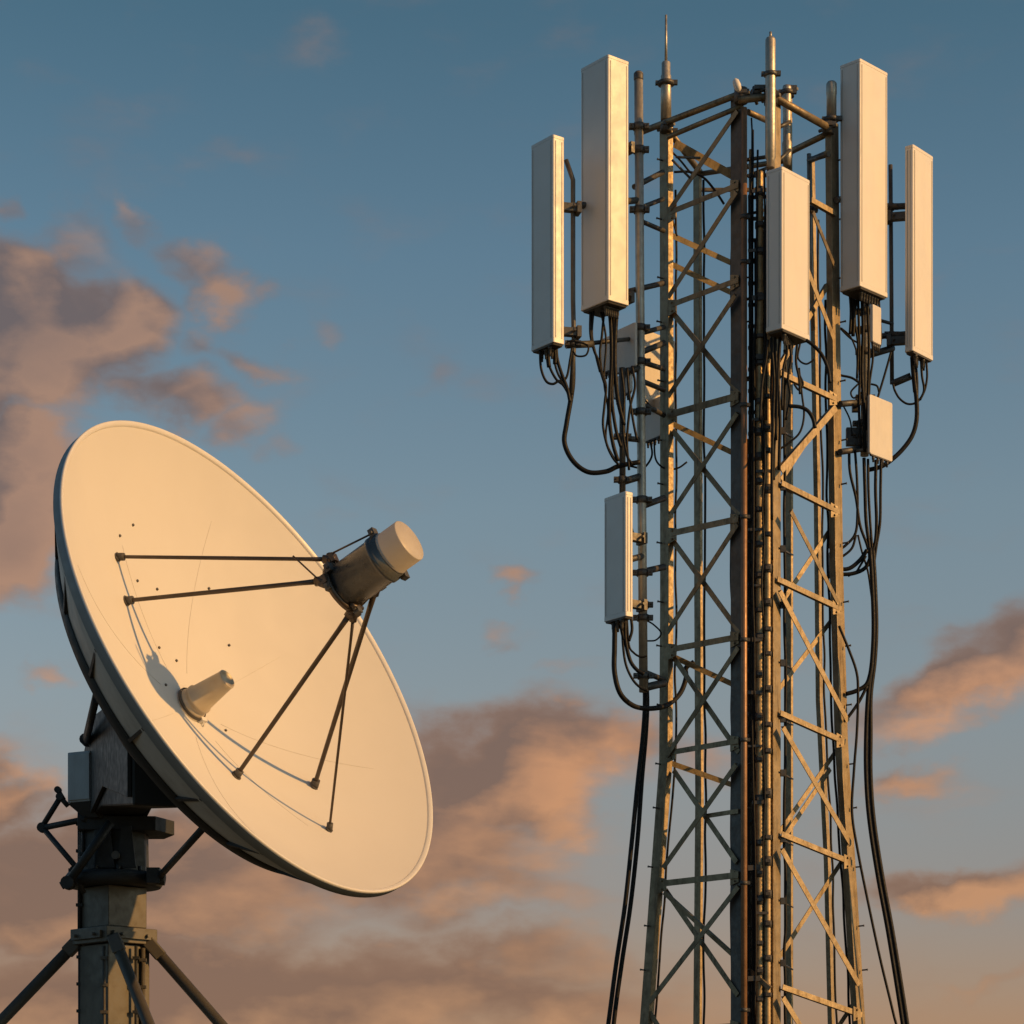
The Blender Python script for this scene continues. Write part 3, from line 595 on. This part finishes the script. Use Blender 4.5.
batch('black cable leaving the base of the sunlit white radio box', gR, 23.8, [
 (.014, [(849, 448), (850, 472), (856, 498), (860, 525), (867, 545), (871, 562)]), (.013, [(855, 450), (857, 480), (857.5, 510), (855.5, 533), (846, 545), (838, 550)]), (.017, [(864, 458), (865, 490), (866, 520), (869, 545), (870, 566)]),
 (.013, [(868, 459), (868.5, 490), (870, 520), (872, 548), (872, 570)]), (.016, [(876, 460), (875.5, 490), (876.5, 520), (875.5, 540), (872, 556), (872, 575)]), (.014, [(881, 460), (880.5, 490), (880, 522), (876.5, 545), (874, 565), (874, 580)]),
 (.012, [(856, 535), (852, 548), (843, 556), (838, 557)]), (.02, [(836, 569), (849, 568.5), (860, 560), (867, 550)]), (.019, [(836, 574.5), (853, 573.5), (866, 567), (872, 552)]), (.011, [(866, 556), (860, 566), (856, 572), (848, 576)]), (.010, [(858, 535), (862, 552), (868, 572), (872, 600)])])
gR2 = 'long cables hanging down right of the tower'
for i, (o, r) in enumerate(((0, .020), (4.5, .022), (2, .014))):
    s = o * .6
    cable('long black cable running from the white radio box to the ground', [(870 + s, 548), (872 + s, 580), (873.5 + s, 625), (872 + s, 660), (868 + s, 695), (866 + o, 735), (866 + o, 775), (869 + o, 818), (877 + o, 872), (888 + o, 932), (899 + o, 1000), (906 + o, 1045), (925 + o, 1160), (955 + o * 2, gpy(23.75 + .05 * i) - 1)], 23.75 + .05 * i, r, gR2)
cable('thin black cable hanging close to the right tower leg', [(839, 626), (849, 650), (856.5, 672), (858, 692), (857, 730), (854, 770), (852, 812), (858, 852), (868, 902), (880, 958), (893, 1012), (900, 1045), (915, 1160), (938, gpy(23.6) - 1)], 23.6, .013)
cable('short thick cable bridging the right tower leg and the hanging cables, upper one', [(846, 694), (856, 691), (866, 685), (870, 675), (872, 662)], 23.7, .021)
cable('short thick cable bridging the right tower leg and the hanging cables, lower one', [(845, 721), (852, 712), (860, 700), (867, 686)], 23.7, .015)

# ------------------------------------------------------------------ satellite dish
DN = Vector((.77932604, -.45220033, .4337808)).normalized(); ang = R(59.87574778)
DU = Vector((math.cos(ang), math.sin(ang), 0)); DV = DN.cross(DU)
V0 = Vector((-2.27071074, 17.60213658, 5.03690381)); RD, HD = 1.8519, .66815; FD = RD * RD / 4 / HD
def dl(u, v, n): return V0 + DU * u + DV * v + DN * n
def dsurf(u, v, n=0.0): return dl(u, v, (u * u + v * v) / 4 / FD + n)
dish = thing('satellite_dish', V0 - DN * .3, 'large white satellite dish tilted up to the right, with a feed held on struts', 'satellite dish')
NS = 160
m = MB(); K = 36
m.lathe(V0, DN, [(max(.002, RD * i / K), (RD * i / K) ** 2 / 4 / FD) for i in range(K + 1)], NS); refl = obj('reflector', m, 'dish', dish)
m = MB(); m.lathe(V0, DN, [(RD - .028, HD - .024), (RD - .026, HD - .010), (RD - .022, HD - .004), (RD - .006, HD + .008), (RD, HD + .010), (RD + .007, HD + .006), (RD + .009, HD - .004), (RD + .009, HD - .010)], NS); obj('rim', m, 'dish_rim', refl)
m = MB(); m.lathe(V0, DN, [(RD + .007, HD - .0105), (RD + .007, HD - .070), (RD - .004, HD - .078), (RD - .03, HD - .080)], NS); obj('rim_band', m, 'dish_band', dish)
m = MB(); m.lathe(V0, DN, [(RD - .022, HD - .080), (RD - .035, HD - .105), (.81 * RD, HD - .39), (.77 * RD, HD - .43)], NS); obj('back_shell', m, 'dish_back', dish)
m = MB(); m.lathe(V0, DN, [(.815 * RD + .025, HD - .365), (.815 * RD + .028, HD - .375), (.79 * RD + .02, HD - .455), (.76 * RD, HD - .470), (.74 * RD, HD - .455), (.74 * RD, HD - .41)], NS); obj('back_ring', m, 'dark_paint', dish)
m = MB(); m.lathe(V0, DN, [(.77 * RD, HD - .44), (.6 * RD, HD - .66), (.30 * RD, HD - .95), (.26 * RD, HD - 1.02), (.001, HD - 1.02)], 64); obj('back_cone', m, 'dark_paint', dish)
for i in range(20):
    a = 2 * math.pi * (i + .5) / 20; rd = DU * math.cos(a) + DV * math.sin(a); tg = DN.cross(rd)
    pr = [(RD - .012, HD - .079), (.81 * RD + .055, HD - .375), (.81 * RD - .03, HD - .42), (RD - .10, HD - .10)]
    m = MB(); m.loops([[V0 + rd * r + DN * z + tg * s for r, z in pr] for s in (-.012, .012)]); obj('rib', m, 'dark_paint', dish)
# panel seams and bolt heads on the reflector: real slim strips lying on the surface
def seam(u0, v0, u1, v1, w=.0011):
    pts = [dsurf(u0 + (u1 - u0) * i / 14, v0 + (v1 - v0) * i / 14, .0008) for i in range(15)]
    m = MB(); m.tube(pts, w, 5); obj('seam', m, 'seam', refl)
for i in range(8):
    a = R(24 + 45 * i); seam(math.cos(a) * .30, math.sin(a) * .30, math.cos(a) * (1.15 + .35 * (i % 2)), math.sin(a) * (1.15 + .35 * (i % 2)))
for i, (u, v) in enumerate([(-.32, 1.22), (-.30, .86), (-.06, .86), (-.16, .42), (.02, .36), (-.22, .12), (.26, .05), (.30, -.16), (.62, .55), (-.5, 1.1), (.5, .95)]):
    m = MB(); m.tube([dsurf(u, v, -.004), dsurf(u, v, .010)], .010, 8); obj('bolt', m, 'under', refl)
# feed horn at the vertex
horn = None
m = MB(); m.lathe(V0, DN, [(.118, .0), (.118, .035), (.112, .05), (.104, .055), (.104, .075), (.110, .08), (.110, .10), (.100, .105), (.072, .34), (.072, .365), (.066, .37), (.060, .352), (.02, .335), (.001, .335)], 40); horn = obj('feed_horn', m, 'horn', dish)
m = MB(); m.lathe(V0, DN, [(.124, .012), (.130, .016), (.130, .034), (.124, .038)], 40); obj('gasket', m, 'under', horn)
m = MB(); m.box(dl(.05, -.122, .022), DU * .03, DV * .016, DN * .024); m.tube([dl(.05, -.135, .03), dl(.055, -.165, .012)], .006, 6); obj('latch', m, 'dish_rim', horn)
# feed housing held out on the axis
VF = V0 + DV * .045
def df(u, v, n): return VF + DU * u + DV * v + DN * n
m = MB(); m.lathe(VF, DN, [(.001, 1.405), (.10, 1.405), (.125, 1.42), (.128, 1.47), (.150, 1.475), (.152, 1.50), (.160, 1.505), (.160, 1.80), (.170, 1.805), (.170, 1.835), (.158, 1.84), (.158, 1.885), (.001, 1.885)], 56); feed = obj('feed_housing', m, 'feed', dish)
m = MB(); m.lathe(VF, DN, [(.130, 1.880), (.153, 1.8851), (.153, 1.90), (.149, 1.905), (.149, 2.052), (.144, 2.058), (.001, 2.060)], 56); obj('feed_cap', m, 'feed_cap', feed)
m = MB(); m.lathe(VF, DN, [(.153, 1.440), (.182, 1.442), (.182, 1.478), (.153, 1.480), (.153, 1.440)], 40); obj('ring', m, 'strut', feed)
FEET = [(-.554, .947, -.02, .215, 1.48, .016), (-.495, .668, -.18, .03, 1.44, .019), (.114, -.592, .02, -.165, 1.46, .020), (.845, -.645, .165, -.05, 1.62, .021), (.634, -1.091, .055, -.17, 1.44, .012)]
for fu, fv, u, v, n, r in FEET:
    r *= .86
    p0, p1 = dsurf(fu, fv, .004), df(u, v, n); m = MB(); m.tube([p0 + (p1 - p0) * t for t in (0, .04, .5, .88, 1)], [r * .9, r * .9, r, r, r * 1.3], 12); st = obj('strut', m, 'strut', dish)
    m = MB(); d = (p1 - p0).normalized(); m.tube([p0 - d * .004, p0 + d * .05], r + .013, 10); m.tube([dsurf(fu, fv, -.003), dsurf(fu, fv, .012)], r + .022, 10); obj('foot', m, 'under', st)
    m = MB(); m.tube([p1 - d * .06, p1 + d * .03], r + .016, 10); m.box(p1, DU * .03, DV * .03, DN * .035); obj('joint', m, 'strut', st)
for a, b, r in [(((-.02, .25), 1.50), ((-.03, .19), 1.82), .007), (((-.02, .26), 1.48), ((-.03, .14), 1.46), .022), (((-.02, .25), 1.48), ((-.15, .05), 1.44), .012), (((-.17, -.02), 1.44), ((-.03, .24), 1.48), .008), (((-.17, -.02), 1.44), ((-.30, .25), 1.36), .006), (((.165, -.06), 1.62), ((.10, -.135), 1.86), .007), (((.17, -.04), 1.60), ((.155, -.06), 1.90), .009),
                (((.04, -.17), 1.46), ((.165, -.06), 1.62), .014), (((-.05, -.17), 1.50), ((.08, -.165), 1.50), .016)]:
    m = MB(); m.tube([df(*a[0], a[1]), df(*b[0], b[1])], r, 8); obj('stay', m, 'strut', feed)
for u, v, n in [(-.06, .165, 1.86), (.11, -.125, 1.87), (.155, -.06, 1.66), (-.15, .10, 1.50), (.02, -.18, 1.49), (-.17, -.02, 1.455)]:
    m = MB(); c = df(u, v, n); m.box(c, DU * .028, DV * .03, DN * .022); m.tube([c - DU * .045, c + DU * .045], .013, 8); obj('lug', m, 'steel_dark', feed)

# ------------------------------------------------------------------ dish pedestal
PY = 19.72; SC = PY / 18.02; PX = -2.87 * SC
YP = PY - .25 * SC
ped = thing('dish_pedestal', Vector((PX, PY, 0)), 'dark steel column on splayed legs carrying the white dish', 'pedestal')
def zz(py, Y=YP): return EYE + (HORIZON - py) / FPX * Y
def sq(h, ang=46): return [(h * math.cos(R(ang + 90 * i)), h * math.sin(R(ang + 90 * i))) for i in range(4)]
def dia(hl): # square plan standing on its edge: half diagonal hl
    hl *= SC; return [(0, -hl), (hl, 0), (0, hl), (-hl, 0)]
def oct8(h, c=.10):
    h *= SC; c *= SC
    return [(-c, -h + c * .0), (c, -h), (h, -c), (h, c), (c, h), (-c, h), (-h, c), (-h, -c)]
def lvl(name, prof0, z0, prof1, z1, mat, bev=.006, cx=PX, cy=PY, par=None):
    m = MB(); m.loops([[Vector((cx + x, cy + y, z)) for x, y in pr] for pr, z in ((prof0, z0), (prof1, z1))]); return obj(name, m, mat, par or ped, bevel=bev)
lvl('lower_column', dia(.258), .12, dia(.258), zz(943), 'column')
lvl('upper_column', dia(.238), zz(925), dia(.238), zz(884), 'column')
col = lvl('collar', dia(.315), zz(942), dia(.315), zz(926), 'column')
m = MB()
for s in (-1, 1):
    c = Vector((PX + s * .155 * SC, PY - .155 * SC, (zz(942) + zz(926)) / 2)); d = Vector((s, -1, 0)).normalized()
    m.box(c + d * .02, Vector((s, 1, 0)).normalized() * .19 if s < 0 else Vector((1, 1, 0)).normalized() * .19, d * .012, (0, 0, .028))
    for q in (-.12, .12): m.tube([c + Vector((1, s * 1, 0)).normalized() * q, c + Vector((1, s * 1, 0)).normalized() * q + d * .06], .014, 6)
obj('collar_plate', m, 'column', col)
m = MB(); m.lathe((PX, PY, 0), (0, 0, 1), [(r_ * SC, z_) for r_, z_ in ((.20, zz(884)), (.335, zz(883.5)), (.352, zz(880)), (.352, zz(874)), (.33, zz(870)), (.20, zz(869.5)))], 40); obj('flange', m, 'dark_paint', ped)
for i in range(12):
    a = R(15 + 30 * i); p = Vector((PX + .31 * SC * math.cos(a), PY + .31 * SC * math.sin(a), zz(870))); m = MB(); m.tube([p - Vector((0, 0, .02)), p + Vector((0, 0, .035))], .017, 6); obj('bolt', m, 'dark_paint', ped)
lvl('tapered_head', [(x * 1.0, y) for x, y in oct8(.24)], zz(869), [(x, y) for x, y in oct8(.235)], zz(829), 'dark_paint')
for s, x in ((0, -.02), (1, .13)):
    m = MB(); m.loops([[Vector((PX + (x + dx) * SC, PY - .255 * SC + d, z)) for dx, z in ((-.06, zz(868)), (.07, zz(868)), (.035, zz(826)), (-.035, zz(826)))] for d in (-.02, .01)]); obj('gusset', m, 'dark_paint', ped)
m = MB(); p = Vector((PX + .06 * SC, PY - .285 * SC, zz(856))); m.tube([p, p + Vector((0, -.03, 0))], .032, 14); obj('bolt', m, 'column', ped)
# platform under the yoke
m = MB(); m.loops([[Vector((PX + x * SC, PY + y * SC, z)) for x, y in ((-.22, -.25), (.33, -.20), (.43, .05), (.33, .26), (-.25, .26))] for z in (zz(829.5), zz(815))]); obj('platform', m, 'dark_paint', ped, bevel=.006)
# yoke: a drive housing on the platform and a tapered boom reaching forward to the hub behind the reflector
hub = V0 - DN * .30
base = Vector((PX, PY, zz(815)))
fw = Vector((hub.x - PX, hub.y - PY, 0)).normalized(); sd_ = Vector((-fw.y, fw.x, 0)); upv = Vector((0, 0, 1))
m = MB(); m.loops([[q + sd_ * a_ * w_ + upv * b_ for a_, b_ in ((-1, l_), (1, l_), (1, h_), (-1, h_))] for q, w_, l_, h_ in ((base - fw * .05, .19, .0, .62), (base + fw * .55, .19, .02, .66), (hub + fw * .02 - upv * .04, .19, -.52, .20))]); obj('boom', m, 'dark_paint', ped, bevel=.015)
for s_ in (-1, 1):
    m = MB(); m.loops([[q + sd_ * (s_ * .21 + d_) for q in (base - fw * .16, base + fw * .22, base + fw * .9 + upv * .12, hub - upv * .50, hub + upv * .26, base + fw * .3 + upv * .74, base - fw * .14 + upv * .5)] for d_ in (-.015, .015)]); obj('yoke_cheek', m, 'dark_paint', ped, bevel=.004)
m = MB(); m.tube([hub - DU * .30, hub + DU * .30], .08, 18); obj('pivot_shaft', m, 'dark_paint', ped)
m = MB(); m.tube([P(88, 738, YP - .05), P(128, 800, YP - .12)], .026, 12); m.tube([P(97, 735, YP - .05), P(140, 803, YP - .12)], .018, 12); obj('actuator', m, 'dark_paint', ped)
# control cabinet on the left
Yc = YP - .10; ca, sa = math.cos(R(28)), math.sin(R(28)); k = Yc / FPX; wl = 25 * k / ca; wr = .20 * SC
pt = P(90, 752, Yc); a = Vector((-ca * wl, sa * wl)); b = Vector((sa * wr, ca * wr)); pr = [(0, 0), tuple(b), tuple(a + b), tuple(a)]
m = MB(); m.loops([[Vector((pt.x + x * s, pt.y + y * s + .0, z)) for x, y in pr] for z, s in ((zz(803), 1), (zz(752.5), 1))]); cab = obj('control_cabinet', m, 'cabinet', ped, bevel=.008)
m = MB(); pr2 = [(x * .94 + a.x * .03, y * .94 + a.y * .03) for x, y in pr]; m.loops([[Vector((pt.x + x, pt.y + y - .012 * (1 if i in (0, 3) else 0), z)) for i, (x, y) in enumerate(pr2)] for z in (zz(801), zz(755))]); obj('door', m, 'cabinet', cab, bevel=.004)
m = MB(); m.loops([[Vector((pt.x + x, pt.y + y, z)) for x, y in pp] for z, pp in ((zz(818), [(.05, .05), (.10, .16), (-.03, .2), (-.06, .10)]), (zz(803.5), pr))]); obj('base_duct', m, 'dark_paint', cab)
# tubes bracing the head and the dish
def strut(a, Ya, b, Yb, r, name='brace_tube', mat='dark_paint'):
    m = MB(); m.tube([P(*a, Ya), P(*b, Yb)], r, 14); p = P(*a, Ya); m.tube([p + Vector((0, -r * 1.6, 0)), p + Vector((0, r * 1.6, 0))], r * 1.5, 12); return obj(name, m, mat, ped)
strut((86, 740), YP, (103, 668), 17.35, .030); strut((86, 742), YP, (96, 700), 17.5, .022)
strut((160, 876), YP, (205, 826), 17.35, .027); strut((42, 827), PY, (60, 798), PY - .1, .022); strut((42, 828), PY, (86, 819), YP, .024); strut((43, 828), PY, (76, 867), YP - .05, .022)
strut((60, 797), PY - .1, (68, 806), PY - .1, .020); strut((58, 790), PY - .1, (64, 800), PY - .1, .018); strut((68, 883), YP - .1, (111, 822), YP - .12, .034); strut((74, 870), YP, (84, 893), YP, .02)
m = MB(); p = P(160, 879, YP); m.tube([p - Vector((.03, 0, 0)), p + Vector((.04, 0, -.01))], .042, 12); m.box(P(154, 876, YP), (.05, 0, 0), (0, .06, 0), (0, 0, .06)); obj('lug', m, 'dark_paint', ped)
m = MB(); p = P(69, 882, YP - .05); m.tube([p - Vector((.06, 0, .03)), p + Vector((.03, 0, .02))], .032, 12); obj('lug', m, 'dark_paint', ped)
# conduits on the column
for x, y0, y1, Y, r, mt in [(79.5, 812, 950, YP + .26, .016, 'dark_paint'), (83, 815, 866, YP + .1, .012, 'dark_paint'), (80, 945, 1424, YP + .27, .016, 'dark_paint'), (143, 948, 1424, YP + .2, .018, 'column'), (136, 946, 1424, YP + .12, .013, 'dark_paint'), (104, 946, 1424, YP - .02, .013, 'column')]:
    m = MB(); m.tube([P(x, y0, Y), P(x, min(y1, gpy(Y)), Y)], r, 8)
    for y in range(int(y0) + 12, min(int(y1), 1030), 27): p = P(x, y, Y); m.box(p, (.026, 0, 0), (0, .02, 0), (0, 0, .012))
    obj('conduit', m, mt, ped)
# splayed legs
def splay(a, Ya, b, Yb, r=.046):
    p0 = P(*a, Ya); p1 = P(b[0], gpy(Yb), Yb); m = MB(); m.tube([p0, p1], r, 16); o = obj('leg', m, 'column', ped)
    m = MB(); m.box(p1 + Vector((0, 0, .03)), (.18, 0, 0), (0, .18, 0), (0, 0, .03)); obj('foot_plate', m, 'concrete', o)
    m = MB(); d = (p1 - p0).normalized(); m.box(p0 + d * .03, d * .08, Vector((0, 1, 0)) * .05, d.cross(Vector((0, 1, 0))).normalized() * .05); obj('knuckle', m, 'column', o, bevel=.01)
splay((76, 943), YP + .3, (-351, 0), 20.4); splay((115, 940), YP - .06, (307, 0), 17.8); splay((152, 946), YP + .25, (540, 0), 20.4); splay((118, 945), PY + .3, (80, 0), 21.8)
m = MB(); m.lathe((PX, PY, 0), (0, 0, 1), [(.7, 0), (.7, .11), (.66, .13), (.001, .13)], 36); obj('footing', m, 'concrete', ped)

for o in bpy.data.objects:
    if '_o' in o: del o['_o']
